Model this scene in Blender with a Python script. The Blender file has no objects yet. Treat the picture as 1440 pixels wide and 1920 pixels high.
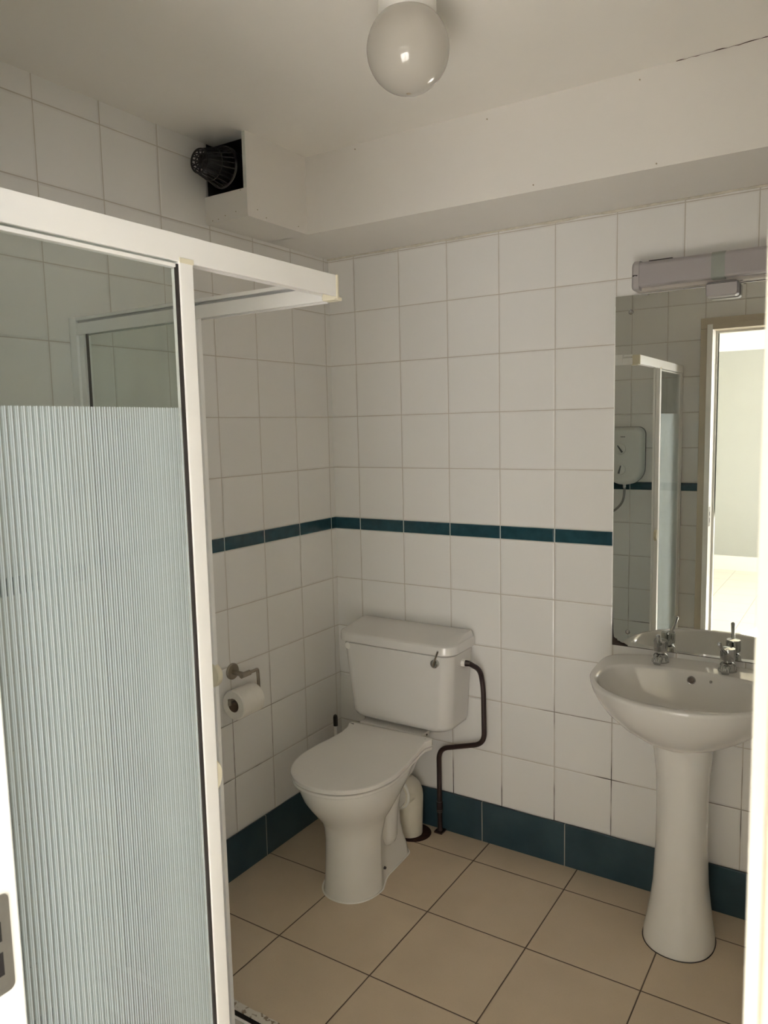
import bpy, bmesh, math, random
from mathutils import Vector, Matrix
random.seed(3)
PI = math.pi
SC = bpy.context.scene
COL = SC.collection

# ---------------------------------------------------------------- camera
cam_d = bpy.data.cameras.new('camera')
cam = bpy.data.objects.new('camera', cam_d)
COL.objects.link(cam)
cam.location = (1.81934, -2.45782, 1.55169)
cam.rotation_euler = (1.45978, 0.02268, 0.57055)
cam_d.sensor_fit = 'VERTICAL'
cam_d.sensor_height = 24.0
cam_d.sensor_width = 18.0
cam_d.lens = 1424.71 / 1920 * 24.0
cam_d.clip_start = 0.02
cam_d.dof.use_dof = True
cam_d.dof.focus_distance = 2.3
cam_d.dof.aperture_fstop = 11.0
SC.camera = cam

# ---------------------------------------------------------------- world, light, exposure
w = bpy.data.worlds.new('world')
SC.world = w
w.use_nodes = True
w.node_tree.nodes['Background'].inputs[0].default_value = (0.75, 0.85, 1.0, 1)
w.node_tree.nodes['Background'].inputs[1].default_value = 1.0

def area(name, loc, rot, sx, sy, power, color):
    l = bpy.data.lights.new(name, 'AREA')
    l.shape = 'RECTANGLE'; l.size = sx; l.size_y = sy
    l.energy = power; l.color = color
    o = bpy.data.objects.new(name, l)
    o.location = loc; o.rotation_euler = rot
    COL.objects.link(o)
    return o
# daylight entering the hall through its two windows (each light stands just outside the glass)
area('daylight_far_window', (2.75, -6.24, 1.45), (PI/2, 0, 0), 1.7, 1.3, 44, (1.0, 0.955, 0.93))
area('daylight_side_window', (4.24, -3.9, 1.45), (0, PI/2, 0), 1.3, 1.6, 88, (1.0, 0.95, 0.92))
sun = bpy.data.lights.new('sun', 'SUN'); sun.energy = 60; sun.angle = math.radians(0.6); sun.color = (1.0, 0.92, 0.86)
so = bpy.data.objects.new('sun', sun); COL.objects.link(so)
so.rotation_euler = Vector((-0.33, 1.0, -0.62)).to_track_quat('-Z', 'Y').to_euler()

SC.view_settings.view_transform = 'Standard'
SC.view_settings.look = 'None'
SC.view_settings.gamma = 1.0
SC.view_settings.exposure = 0.24
try: SC.view_settings.use_curve_mapping = False
except Exception: pass
SC.cycles.max_bounces = 24
SC.cycles.diffuse_bounces = 16
SC.cycles.glossy_bounces = 6
SC.cycles.transparent_max_bounces = 24
SC.cycles.transmission_bounces = 10
SC.cycles.caustics_reflective = True
SC.cycles.caustics_refractive = False

# ---------------------------------------------------------------- dimensions (metres)
CEIL = 2.455
FRONT = -2.138        # bathroom face of the wall with the door
FRONT_OUT = -2.235     # hall face of that wall
RIGHT = 1.97
TILE = 0.2
TH = 0.1991
BAND_T, BAND_B = 1.198, 1.1497
DOOR_L, DOOR_R, DOOR_H = 1.065, 1.799, 2.035
HALL_Y = -6.02
HX0, HX1 = -0.6, 4.02

# ---------------------------------------------------------------- materials
def new_mat(name):
    m = bpy.data.materials.new(name)
    m.use_nodes = True
    nt = m.node_tree
    return m, nt, nt.nodes['Principled BSDF']

def N(nt, t, **kw):
    n = nt.nodes.new(t)
    for k, v in kw.items():
        setattr(n, k, v)
    return n

def math_n(nt, op, a, b=None, c=None):
    n = nt.nodes.new('ShaderNodeMath'); n.operation = op
    for i, v in enumerate((a, b, c)):
        if v is None: continue
        if isinstance(v, (int, float)): n.inputs[i].default_value = v
        else: nt.links.new(v, n.inputs[i])
    return n.outputs[0]

def maprange(nt, v, a, b, c=0.0, d=1.0):
    n = nt.nodes.new('ShaderNodeMapRange')
    n.inputs['From Min'].default_value = a; n.inputs['From Max'].default_value = b
    n.inputs['To Min'].default_value = c; n.inputs['To Max'].default_value = d
    nt.links.new(v, n.inputs['Value'])
    return n.outputs[0]

def mixc(nt, f, a, b, mode='MIX'):
    n = nt.nodes.new('ShaderNodeMix'); n.data_type = 'RGBA'; n.blend_type = mode
    if isinstance(f, (int, float)): n.inputs[0].default_value = f
    else: nt.links.new(f, n.inputs[0])
    for i, v in ((6, a), (7, b)):
        if isinstance(v, tuple): n.inputs[i].default_value = (*v, 1)
        else: nt.links.new(v, n.inputs[i])
    return n.outputs[2]

def plain(name, col, rough=0.5, metal=0.0, noise=0.0, nscale=20, bump=0.0, coat=0.0, spec=0.5):
    m, nt, b = new_mat(name)
    b.inputs['Roughness'].default_value = rough
    b.inputs['Metallic'].default_value = metal
    b.inputs['Specular IOR Level'].default_value = spec
    if coat:
        b.inputs['Coat Weight'].default_value = coat
        b.inputs['Coat Roughness'].default_value = 0.05
    geo = N(nt, 'ShaderNodeNewGeometry')
    nz = N(nt, 'ShaderNodeTexNoise'); nz.inputs['Scale'].default_value = nscale
    nz.inputs['Detail'].default_value = 4
    nt.links.new(geo.outputs['Position'], nz.inputs['Vector'])
    k = maprange(nt, nz.outputs[0], 0.3, 0.7)
    lo = tuple(max(0, c * (1 - noise)) for c in col); hi = tuple(min(1, c * (1 + noise)) for c in col)
    nt.links.new(mixc(nt, k, lo, hi), b.inputs['Base Color'])
    if bump:
        bn = N(nt, 'ShaderNodeBump'); bn.inputs['Strength'].default_value = bump
        bn.inputs['Distance'].default_value = 0.002
        nt.links.new(nz.outputs[0], bn.inputs['Height']); nt.links.new(bn.outputs[0], b.inputs['Normal'])
    return m

def wall_tiles(name, axis, off):
    """glazed 200 mm tiles with a narrow dark teal band; axis = 0 (runs along x) or 1 (runs along y)"""
    m, nt, b = new_mat(name)
    geo = N(nt, 'ShaderNodeNewGeometry')
    sep = N(nt, 'ShaderNodeSeparateXYZ'); nt.links.new(geo.outputs['Position'], sep.inputs[0])
    h = math_n(nt, 'SUBTRACT', sep.outputs[axis], off)
    z = sep.outputs[2]
    dh = math_n(nt, 'PINGPONG', h, TILE / 2)
    above = math_n(nt, 'GREATER_THAN', z, (BAND_T + BAND_B) / 2)
    zu = math_n(nt, 'SUBTRACT', z, BAND_T); zd = math_n(nt, 'SUBTRACT', BAND_B, z)
    zz = math_n(nt, 'ADD', math_n(nt, 'MULTIPLY', zu, above),
                math_n(nt, 'MULTIPLY', zd, math_n(nt, 'SUBTRACT', 1.0, above)))
    dv = math_n(nt, 'PINGPONG', zz, TH / 2)
    band = math_n(nt, 'LESS_THAN', zz, 0.0)           # inside the band both distances are negative
    dv = math_n(nt, 'ABSOLUTE', math_n(nt, 'MINIMUM', dv, math_n(nt, 'ABSOLUTE', zz)))
    # slightly uneven joints
    nz = N(nt, 'ShaderNodeTexNoise'); nz.inputs['Scale'].default_value = 14; nz.inputs['Detail'].default_value = 5
    nt.links.new(geo.outputs['Position'], nz.inputs['Vector'])
    wob = maprange(nt, nz.outputs[0], 0.3, 0.7, 0.0002, 0.0009)
    d = math_n(nt, 'MINIMUM', dh, dv)
    g = math_n(nt, 'SUBTRACT', d, wob)
    isg = maprange(nt, g, 0.0006, 0.0014, 1.0, 0.0)
    # tone of the tiles differs a little from one to the next
    cell = N(nt, 'ShaderNodeCombineXYZ')
    nt.links.new(math_n(nt, 'FLOOR', math_n(nt, 'DIVIDE', h, TILE)), cell.inputs[0])
    nt.links.new(math_n(nt, 'FLOOR', math_n(nt, 'DIVIDE', zz, TH)), cell.inputs[1])
    nt.links.new(above, cell.inputs[2])
    wn = N(nt, 'ShaderNodeTexWhiteNoise'); nt.links.new(cell.outputs[0], wn.inputs['Vector'])
    tone = maprange(nt, wn.outputs['Value'], 0, 1)
    white = mixc(nt, tone, (0.775, 0.765, 0.75), (0.80, 0.79, 0.775))
    nz2 = N(nt, 'ShaderNodeTexNoise'); nz2.inputs['Scale'].default_value = 30; nz2.inputs['Detail'].default_value = 3
    nt.links.new(geo.outputs['Position'], nz2.inputs['Vector'])
    teal = mixc(nt, maprange(nt, nz2.outputs[0], 0.35, 0.65), (0.009, 0.046, 0.064), (0.015, 0.062, 0.084))
    base = mixc(nt, band, white, teal)
    # grout: grey beige, dark and mouldy in the lower part behind the toilet and basin
    nz3 = N(nt, 'ShaderNodeTexNoise'); nz3.inputs['Scale'].default_value = 3.2; nz3.inputs['Detail'].default_value = 3
    nt.links.new(geo.outputs['Position'], nz3.inputs['Vector'])
    low = maprange(nt, z, 0.35, 0.75, 1.0, 0.0)
    mould = math_n(nt, 'MULTIPLY', low, maprange(nt, nz3.outputs[0], 0.50, 0.60))
    grout = mixc(nt, mould, (0.53, 0.49, 0.44), (0.05, 0.04, 0.035))
    grout = mixc(nt, band, grout, (0.55, 0.60, 0.58))
    nt.links.new(mixc(nt, isg, base, grout), b.inputs['Base Color'])
    nt.links.new(maprange(nt, isg, 0, 1, 0.22, 0.8), b.inputs['Roughness'])
    b.inputs['Specular IOR Level'].default_value = 0.45
    bn = N(nt, 'ShaderNodeBump'); bn.inputs['Strength'].default_value = 0.5; bn.inputs['Distance'].default_value = 0.003
    pil = maprange(nt, g, 0.0, 0.006)
    und = math_n(nt, 'MULTIPLY', nz2.outputs[0], 0.04)
    nt.links.new(math_n(nt, 'ADD', pil, und), bn.inputs['Height'])
    nt.links.new(bn.outputs[0], b.inputs['Normal'])
    return m

def floor_tiles(name, ca=(0.58, 0.475, 0.355), cb=(0.63, 0.52, 0.395), cd=(0.48, 0.39, 0.28), cg=(0.075, 0.045, 0.03)):
    m, nt, b = new_mat(name)
    geo = N(nt, 'ShaderNodeNewGeometry')
    sep = N(nt, 'ShaderNodeSeparateXYZ'); nt.links.new(geo.outputs['Position'], sep.inputs[0])
    P = 0.33517
    hx = math_n(nt, 'SUBTRACT', sep.outputs[0], 0.33635); hy = math_n(nt, 'ADD', sep.outputs[1], 0.14064)
    d = math_n(nt, 'MINIMUM', math_n(nt, 'PINGPONG', hx, P / 2), math_n(nt, 'PINGPONG', hy, P / 2))
    isg = maprange(nt, d, 0.0012, 0.0024, 1.0, 0.0)
    nz = N(nt, 'ShaderNodeTexNoise'); nz.inputs['Scale'].default_value = 6; nz.inputs['Detail'].default_value = 6
    nt.links.new(geo.outputs['Position'], nz.inputs['Vector'])
    nf = N(nt, 'ShaderNodeTexNoise'); nf.inputs['Scale'].default_value = 220; nf.inputs['Detail'].default_value = 2
    nt.links.new(geo.outputs['Position'], nf.inputs['Vector'])
    c = mixc(nt, maprange(nt, nz.outputs[0], 0.3, 0.7), ca, cb)
    c = mixc(nt, math_n(nt, 'MULTIPLY', maprange(nt, nf.outputs[0], 0.55, 0.75), 0.25), c, cd)
    nt.links.new(mixc(nt, isg, c, cg), b.inputs['Base Color'])
    b.inputs['Roughness'].default_value = 0.5
    bn = N(nt, 'ShaderNodeBump'); bn.inputs['Strength'].default_value = 0.5; bn.inputs['Distance'].default_value = 0.002
    nt.links.new(maprange(nt, d, 0.001, 0.004), bn.inputs['Height']); nt.links.new(bn.outputs[0], b.inputs['Normal'])
    return m

def skirt_mat(name, axis, off, pitch):
    m, nt, b = new_mat(name)
    geo = N(nt, 'ShaderNodeNewGeometry')
    sep = N(nt, 'ShaderNodeSeparateXYZ'); nt.links.new(geo.outputs['Position'], sep.inputs[0])
    h = math_n(nt, 'SUBTRACT', sep.outputs[axis], off)
    d = math_n(nt, 'PINGPONG', h, pitch / 2)
    isg = maprange(nt, d, 0.0010, 0.0018, 1.0, 0.0)
    nz = N(nt, 'ShaderNodeTexNoise'); nz.inputs['Scale'].default_value = 9; nz.inputs['Detail'].default_value = 6
    nt.links.new(geo.outputs['Position'], nz.inputs['Vector'])
    c = mixc(nt, maprange(nt, nz.outputs[0], 0.3, 0.72), (0.020, 0.047, 0.065), (0.038, 0.075, 0.096))
    nt.links.new(mixc(nt, isg, c, (0.50, 0.46, 0.40)), b.inputs['Base Color'])
    nt.links.new(maprange(nt, nz.outputs[0], 0.3, 0.7, 0.28, 0.42), b.inputs['Roughness'])
    bn = N(nt, 'ShaderNodeBump'); bn.inputs['Strength'].default_value = 0.25; bn.inputs['Distance'].default_value = 0.004
    nt.links.new(nz.outputs[0], bn.inputs['Height']); nt.links.new(bn.outputs[0], b.inputs['Normal'])
    return m

def glass_mat(name, tint, ribbed_axis=None):
    """thin tinted pane; the part below 1.59 m carries close white frosted ribs"""
    m = bpy.data.materials.new(name); m.use_nodes = True
    nt = m.node_tree; nt.nodes.clear()
    out = N(nt, 'ShaderNodeOutputMaterial')
    tr = N(nt, 'ShaderNodeBsdfTransparent'); tr.inputs[0].default_value = (*tint, 1)
    gl = N(nt, 'ShaderNodeBsdfGlossy'); gl.inputs['Roughness'].default_value = 0.02
    lw = N(nt, 'ShaderNodeLayerWeight')
    fr_ = math_n(nt, 'ADD', 0.03, math_n(nt, 'MULTIPLY', 0.75, math_n(nt, 'POWER', lw.outputs['Facing'], 5.0)))
    geo = N(nt, 'ShaderNodeNewGeometry')
    mx = N(nt, 'ShaderNodeMixShader')
    nt.links.new(fr_, mx.inputs[0]); nt.links.new(tr.outputs[0], mx.inputs[1]); nt.links.new(gl.outputs[0], mx.inputs[2])
    last = mx.outputs[0]
    if ribbed_axis is not None:
        sep = N(nt, 'ShaderNodeSeparateXYZ'); nt.links.new(geo.outputs['Position'], sep.inputs[0])
        pitch = 0.0088
        d = math_n(nt, 'PINGPONG', sep.outputs[ribbed_axis], pitch / 2)
        rib = maprange(nt, d, 0.0009, 0.0016, 1.0, 0.05)
        below = math_n(nt, 'LESS_THAN', sep.outputs[2], 1.59)
        df = N(nt, 'ShaderNodeBsdfDiffuse'); df.inputs[0].default_value = (0.89, 0.955, 1.0, 1)
        tl = N(nt, 'ShaderNodeBsdfTranslucent'); tl.inputs[0].default_value = (0.89, 0.955, 1.0, 1)
        a = N(nt, 'ShaderNodeMixShader'); a.inputs[0].default_value = 0.5
        nt.links.new(df.outputs[0], a.inputs[1]); nt.links.new(tl.outputs[0], a.inputs[2])
        m2 = N(nt, 'ShaderNodeMixShader')
        nt.links.new(math_n(nt, 'MULTIPLY', rib, below), m2.inputs[0])
        nt.links.new(last, m2.inputs[1]); nt.links.new(a.outputs[0], m2.inputs[2])
        last = m2.outputs[0]
    nt.links.new(last, out.inputs[0])
    return m

M = {}
M['tile_back'] = wall_tiles('glazed_tiles_back', 0, 0.12048)
M['tile_side'] = wall_tiles('glazed_tiles_side', 1, -0.02962)
M['tile_front'] = wall_tiles('glazed_tiles_front', 0, 0.009)
M['floor'] = floor_tiles('beige_floor_tiles')
M['floor_hall'] = floor_tiles('pale_hall_tiles', (0.74, 0.73, 0.71), (0.77, 0.76, 0.74), (0.70, 0.69, 0.67), (0.35, 0.34, 0.33))
M['skirt_back'] = skirt_mat('teal_skirting_back', 0, 0.9617, 0.3184)
M['skirt_side'] = skirt_mat('teal_skirting_side', 1, -0.4925, 0.3184)
M['ceiling'] = plain('ceiling_paint', (0.88, 0.855, 0.82), 0.7, noise=0.02, nscale=3, bump=0.1)
M['boxing'] = plain('boxing_paint', (0.79, 0.765, 0.735), 0.5, noise=0.015, nscale=4, bump=0.08)
M['boxing_edge'] = plain('raw_board_edge', (0.62, 0.63, 0.60), 0.8, noise=0.06)
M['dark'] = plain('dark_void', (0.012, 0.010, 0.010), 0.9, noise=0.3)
M['caulk'] = plain('aged_caulk', (0.62, 0.58, 0.50), 0.7, noise=0.12, nscale=60, bump=0.5)
M['farwall'] = plain('hall_wall_paint_dimmed', (0.40, 0.415, 0.41), 0.6, noise=0.01, nscale=4)  # hall wall paint, darkened to stand in for dimmer light on the far wall
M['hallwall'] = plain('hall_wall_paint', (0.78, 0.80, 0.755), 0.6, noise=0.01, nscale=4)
M['hallceil'] = plain('hall_ceiling_paint', (0.82, 0.76, 0.64), 0.7, noise=0.01, nscale=4)
M['coving'] = plain('white_coving', (0.85, 0.85, 0.82), 0.5, noise=0.01)
M['gloss_paint'] = plain('cream_gloss_paint', (0.50, 0.44, 0.345), 0.3, noise=0.02, nscale=15)
M['white_gloss'] = plain('white_gloss_paint', (0.83, 0.82, 0.79), 0.3, noise=0.01)
M['alu'] = plain('white_coated_aluminium', (0.93, 0.925, 0.92), 0.28, noise=0.01, nscale=8)
M['pvc'] = plain('cream_plastic', (0.80, 0.75, 0.60), 0.4, noise=0.02, nscale=40)
M['ceramic'] = plain('white_vitreous_china', (0.765, 0.75, 0.725), 0.05, noise=0.01, nscale=3, spec=0.55)
M['pedestal'] = M['ceramic']
M['overflow'] = plain('overflow_brown_grey', (0.13, 0.105, 0.09), 0.6, noise=0.2, nscale=120)
M['basin_china'] = plain('basin_china_shaded', (0.68, 0.665, 0.645), 0.04, noise=0.01, nscale=3, spec=0.55)  # same china as the pedestal, with the basin's shade put into the colour
M['seat'] = plain('white_seat_plastic', (0.78, 0.76, 0.74), 0.2, noise=0.01, nscale=5)
M['cistern'] = plain('white_cistern_plastic', (0.72, 0.705, 0.69), 0.18, noise=0.01, nscale=5)
M['waste'] = plain('cream_waste_plastic', (0.74, 0.70, 0.60), 0.35, noise=0.04, nscale=18)
M['chrome'] = plain('chrome', (0.50, 0.505, 0.50), 0.07, metal=1.0, noise=0.02)
M['nickel'] = plain('brushed_nickel', (0.36, 0.32, 0.265), 0.32, metal=1.0, noise=0.06, nscale=80)
M['steel'] = plain('satin_steel_plate', (0.33, 0.32, 0.30), 0.4, metal=0.8, noise=0.05, nscale=60)
M['pipe'] = plain('brown_painted_pipe', (0.028, 0.014, 0.013), 0.38, noise=0.2, nscale=40)
M['rust'] = plain('rust_ring', (0.05, 0.018, 0.012), 0.8, noise=0.4, nscale=60)
M['black_plastic'] = plain('black_plastic', (0.008, 0.008, 0.009), 0.3, noise=0.1)
M['dusty_black'] = plain('dusty_black_plastic', (0.012, 0.011, 0.011), 0.45, noise=0.6, nscale=90)
M['paper'] = plain('toilet_paper', (0.80, 0.77, 0.72), 0.9, noise=0.03, nscale=50, bump=0.3)
M['card'] = plain('cardboard_core', (0.24, 0.18, 0.13), 0.9, noise=0.1)
M['mirror'] = plain('mirror_silver', (0.87, 0.885, 0.85), 0.008, metal=1.0)
M['mirror_edge'] = plain('mirror_edge_glint', (0.93, 0.94, 0.92), 0.25, noise=0.05, nscale=60)  # white stands in for the glint along the mirror's edge
M['corrosion'] = plain('black_mirror_corrosion', (0.030, 0.018, 0.012), 0.5, noise=0.4, nscale=80)
M['diffuser'] = plain('grey_white_diffuser', (0.38, 0.355, 0.365), 0.35, noise=0.02, nscale=6)
M['diffuser_band'] = plain('grey_green_band', (0.29, 0.315, 0.285), 0.4, noise=0.08, nscale=14)
M['fitting'] = plain('fitting_plastic', (0.43, 0.405, 0.41), 0.35, noise=0.01)
M['fitting_body'] = plain('fitting_body_plastic', (0.47, 0.43, 0.39), 0.4, noise=0.01)
M['globe'] = plain('opal_glass', (0.54, 0.515, 0.475), 0.06, noise=0.015, nscale=5, spec=0.6)
M['brass'] = plain('old_fitting', (0.36, 0.30, 0.22), 0.5, noise=0.15, nscale=60)
M['unit'] = plain('shower_unit_plastic', (0.68, 0.69, 0.67), 0.3, noise=0.01)
M['greytext'] = plain('grey_marking', (0.12, 0.13, 0.14), 0.5, noise=0.02)
M['hose'] = plain('grey_hose', (0.26, 0.25, 0.25), 0.35, metal=0.3, noise=0.05)
M['tray'] = plain('grey_white_tray', (0.52, 0.51, 0.50), 0.3, noise=0.02, nscale=8)
M['seal'] = plain('dark_rubber_seal', (0.035, 0.028, 0.026), 0.6, noise=0.2)
M['glass_side'] = glass_mat('tinted_ribbed_glass_side', (0.962, 0.978, 0.970), 1)
M['glass_back'] = glass_mat('tinted_ribbed_glass_back', (0.962, 0.978, 0.970), 0)
M['window_glass'] = glass_mat('clear_window_glass', (0.97, 0.98, 0.98))

def chipped_mat():
    m, nt, b = new_mat('chipped_white_mortar')
    geo = N(nt, 'ShaderNodeNewGeometry')
    nz = N(nt, 'ShaderNodeTexNoise'); nz.inputs['Scale'].default_value = 75; nz.inputs['Detail'].default_value = 5
    nt.links.new(geo.outputs['Position'], nz.inputs['Vector'])
    k = maprange(nt, nz.outputs[0], 0.56, 0.62)
    nt.links.new(mixc(nt, k, (0.72, 0.68, 0.62), (0.30, 0.24, 0.18)), b.inputs['Base Color'])
    b.inputs['Roughness'].default_value = 0.8
    bn = N(nt, 'ShaderNodeBump'); bn.inputs['Strength'].default_value = 0.8; bn.inputs['Distance'].default_value = 0.003
    nt.links.new(nz.outputs[0], bn.inputs['Height']); nt.links.new(bn.outputs[0], b.inputs['Normal'])
    return m
M['chipped'] = chipped_mat()

# ---------------------------------------------------------------- mesh helpers
def bx(bm, x0, x1, y0, y1, z0, z1, bev=0.0, seg=2):
    r = bmesh.ops.create_cube(bm, size=1.0)
    vs = r['verts']
    for v in vs:
        v.co.x = x0 + (v.co.x + 0.5) * (x1 - x0)
        v.co.y = y0 + (v.co.y + 0.5) * (y1 - y0)
        v.co.z = z0 + (v.co.z + 0.5) * (z1 - z0)
    if bev:
        es = list({e for v in vs for e in v.link_edges})
        bmesh.ops.bevel(bm, geom=es, offset=bev, segments=seg, affect='EDGES', profile=0.5)
    return bm

def box(*a, **k):
    return bx(bmesh.new(), *a, **k)

def loft(bm, rings, cap0=True, cap1=True, closed=True):
    """rings: lists of points of equal length, joined one to the next"""
    R = [[bm.verts.new(p) for p in ring] for ring in rings]
    n = len(R[0])
    for a, b in zip(R, R[1:]):
        for i in range(n if closed else n - 1):
            j = (i + 1) % n
            try: bm.faces.new((a[i], a[j], b[j], b[i]))
            except ValueError: pass
    if cap0: bm.faces.new(list(reversed(R[0])))
    if cap1: bm.faces.new(R[-1])
    return bm

def tube(bm, pts, r, n=14, cap=True):
    """a round bar along pts; r a radius or a list of radii"""
    pts = [Vector(p) for p in pts]
    rr = r if isinstance(r, (list, tuple)) else [r] * len(pts)
    t0 = (pts[1] - pts[0]).normalized()
    up = Vector((0, 0, 1)) if abs(t0.z) < 0.9 else Vector((1, 0, 0))
    u = t0.cross(up).normalized()
    rings = []
    for i, p in enumerate(pts):
        if i == 0: t = t0
        elif i == len(pts) - 1: t = (pts[i] - pts[i-1]).normalized()
        else: t = ((pts[i+1] - p).normalized() + (p - pts[i-1]).normalized()).normalized()
        u = (u - t * u.dot(t)).normalized()
        v = t.cross(u)
        rings.append([p + (u * math.cos(2*PI*k/n) + v * math.sin(2*PI*k/n)) * rr[i] for k in range(n)])
    return loft(bm, rings, cap, cap)

def bend(pts, rad, seg=7):
    """polyline with rounded corners"""
    pts = [Vector(p) for p in pts]
    out = [pts[0]]
    for a, b, c in zip(pts, pts[1:], pts[2:]):
        d1 = (a - b); d2 = (c - b)
        k = min(rad, d1.length * 0.49, d2.length * 0.49)
        p1 = b + d1.normalized() * k; p2 = b + d2.normalized() * k
        for s in range(seg + 1):
            t = s / seg
            out.append(p1 * (1-t)**2 + b * 2*t*(1-t) + p2 * t*t)
    out.append(pts[-1])
    return out

def lathe(bm, prof, c, axis='Z', n=40, cap0=False, cap1=False):
    """prof: (radius, height) pairs turned about an axis through c"""
    rings = []
    for r, h in prof:
        ring = []
        for k in range(n):
            a = 2*PI*k/n; ca, sa = math.cos(a)*r, math.sin(a)*r
            if axis == 'Z': p = (c[0]+ca, c[1]+sa, c[2]+h)
            elif axis == 'Y': p = (c[0]+ca, c[1]+h, c[2]-sa)
            else: p = (c[0]+h, c[1]+ca, c[2]+sa)
            ring.append(p)
        rings.append(ring)
    return loft(bm, rings, cap0, cap1)

def rrect(cx, cy, hx, hy, r, z, n=6, rb=None):
    """rounded rectangle in the xy plane; rb = radius of the two corners at +y"""
    rb = r if rb is None else rb
    pts = []
    for (sx, sy, a0, rad) in ((1, -1, -PI/2, r), (1, 1, 0, rb), (-1, 1, PI/2, rb), (-1, -1, PI, r)):
        ccx = cx + sx * (hx - rad); ccy = cy + sy * (hy - rad)
        for i in range(n + 1):
            a = a0 + (PI/2) * i / n
            pts.append((ccx + rad*math.cos(a), ccy + rad*math.sin(a), z))
    return pts

def finish(bm, smooth=True, ang=35):
    bmesh.ops.remove_doubles(bm, verts=bm.verts, dist=1e-6)
    bmesh.ops.recalc_face_normals(bm, faces=bm.faces)
    me = bpy.data.meshes.new('mesh')
    bm.to_mesh(me); bm.free()
    if smooth:
        for p in me.polygons: p.use_smooth = True
        me.set_sharp_from_angle(angle=math.radians(ang))
    return me

def root_of(p):
    while p.parent: p = p.parent
    return p

def obj(name, bm, mat, parent=None, label=None, smooth=True, ang=35, origin=None):
    me = finish(bm, smooth, ang)
    me.name = name
    me.materials.append(mat)
    o = bpy.data.objects.new(name, me)
    COL.objects.link(o)
    if parent is not None:
        off = Vector(root_of(parent).location)
        me.transform(Matrix.Translation(-off))
        o.parent = parent
    elif origin is not None:
        me.transform(Matrix.Translation(-Vector(origin))); o.location = origin
    if smooth:
        wn_ = o.modifiers.new('weighted', 'WEIGHTED_NORMAL'); wn_.keep_sharp = True
    if label: o['label'] = label
    return o

def subsurf(o, lv=2):
    m = o.modifiers.new('sub', 'SUBSURF'); m.levels = lv; m.render_levels = lv
    return o

def tag(o, label, cat, group=None):
    o['label'] = label; o['category'] = cat
    if group: o['group'] = group
    return o

def thing(name, label, cat, loc, group=None):
    o = bpy.data.objects.new(name, None); COL.objects.link(o)
    o.location = loc; o.empty_display_size = 0.05
    return tag(o, label, cat, group)

def struct(name, bm, mat, smooth=False, parent=None):
    o = obj(name, bm, mat, parent, smooth=smooth)
    o['kind'] = 'structure'
    return o

# ================================================================ THE SETTING
struct('floor', box(-0.1, RIGHT+0.1, FRONT_OUT, 0.1, -0.1, 0.0), M['floor'])
# the shower corner of the floor lies under the tray; the hall floor continues the same tiles
struct('floor_hall', box(HX0-0.1, HX1+0.1, HALL_Y-0.1, FRONT_OUT, -0.1, 0.0), M['floor_hall'])
struct('ceiling', box(-0.1, RIGHT+0.1, FRONT_OUT, 0.1, CEIL, CEIL+0.1), M['ceiling'])
struct('wall_back', box(-0.1, RIGHT+0.1, 0.0, 0.1, 0.0, CEIL), M['tile_back'])
struct('wall_left', box(-0.1, 0.0, FRONT_OUT, 0.0, 0.0, CEIL), M['tile_side'])
struct('wall_right', box(RIGHT, RIGHT+0.1, FRONT_OUT, 0.0, 0.0, CEIL), M['tile_side'])
wf = bmesh.new()
OL, OR, OT = DOOR_L - 0.03, DOOR_R + 0.03, DOOR_H + 0.03
bx(wf, 0.0, OL, FRONT-0.03, FRONT, 0, CEIL)
bx(wf, OR, RIGHT, FRONT-0.03, FRONT, 0, CEIL)
bx(wf, OL, OR, FRONT-0.03, FRONT, OT, CEIL)
struct('wall_front', wf, M['tile_front'])
wh = bmesh.new()
bx(wh, HX0, OL, FRONT_OUT, FRONT-0.03, 0, CEIL)
bx(wh, OR, HX1, FRONT_OUT, FRONT-0.03, 0, CEIL)
bx(wh, OL, OR, FRONT_OUT, FRONT-0.03, OT, CEIL)
struct('wall_hall_near', wh, M['hallwall'])

# hall beyond the door (seen in the mirror)
struct('ceiling_hall', box(HX0-0.1, HX1+0.1, HALL_Y-0.1, FRONT_OUT, CEIL, CEIL+0.1), M['hallceil'])
struct('wall_hall_left', box(HX0-0.1, HX0, HALL_Y, FRONT_OUT, 0, CEIL), M['hallwall'])
def wall_with_hole(name, fixed, a0, a1, h0, h1, z0, z1, th, axis, mat='hallwall'):
    bm = bmesh.new()
    def put(p0, p1, q0, q1):
        if axis == 'x': bx(bm, p0, p1, fixed-th, fixed, q0, q1)
        else: bx(bm, fixed, fixed+th, p0, p1, q0, q1)
    put(a0, h0, 0, CEIL); put(h1, a1, 0, CEIL); put(h0, h1, 0, z0); put(h0, h1, z1, CEIL)
    return struct(name, bm, M[mat])
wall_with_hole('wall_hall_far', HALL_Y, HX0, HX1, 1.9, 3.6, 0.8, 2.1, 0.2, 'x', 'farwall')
wall_with_hole('wall_hall_right', HX1, HALL_Y, FRONT_OUT, -4.7, -3.1, 0.8, 2.1, 0.2, 'y')

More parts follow.
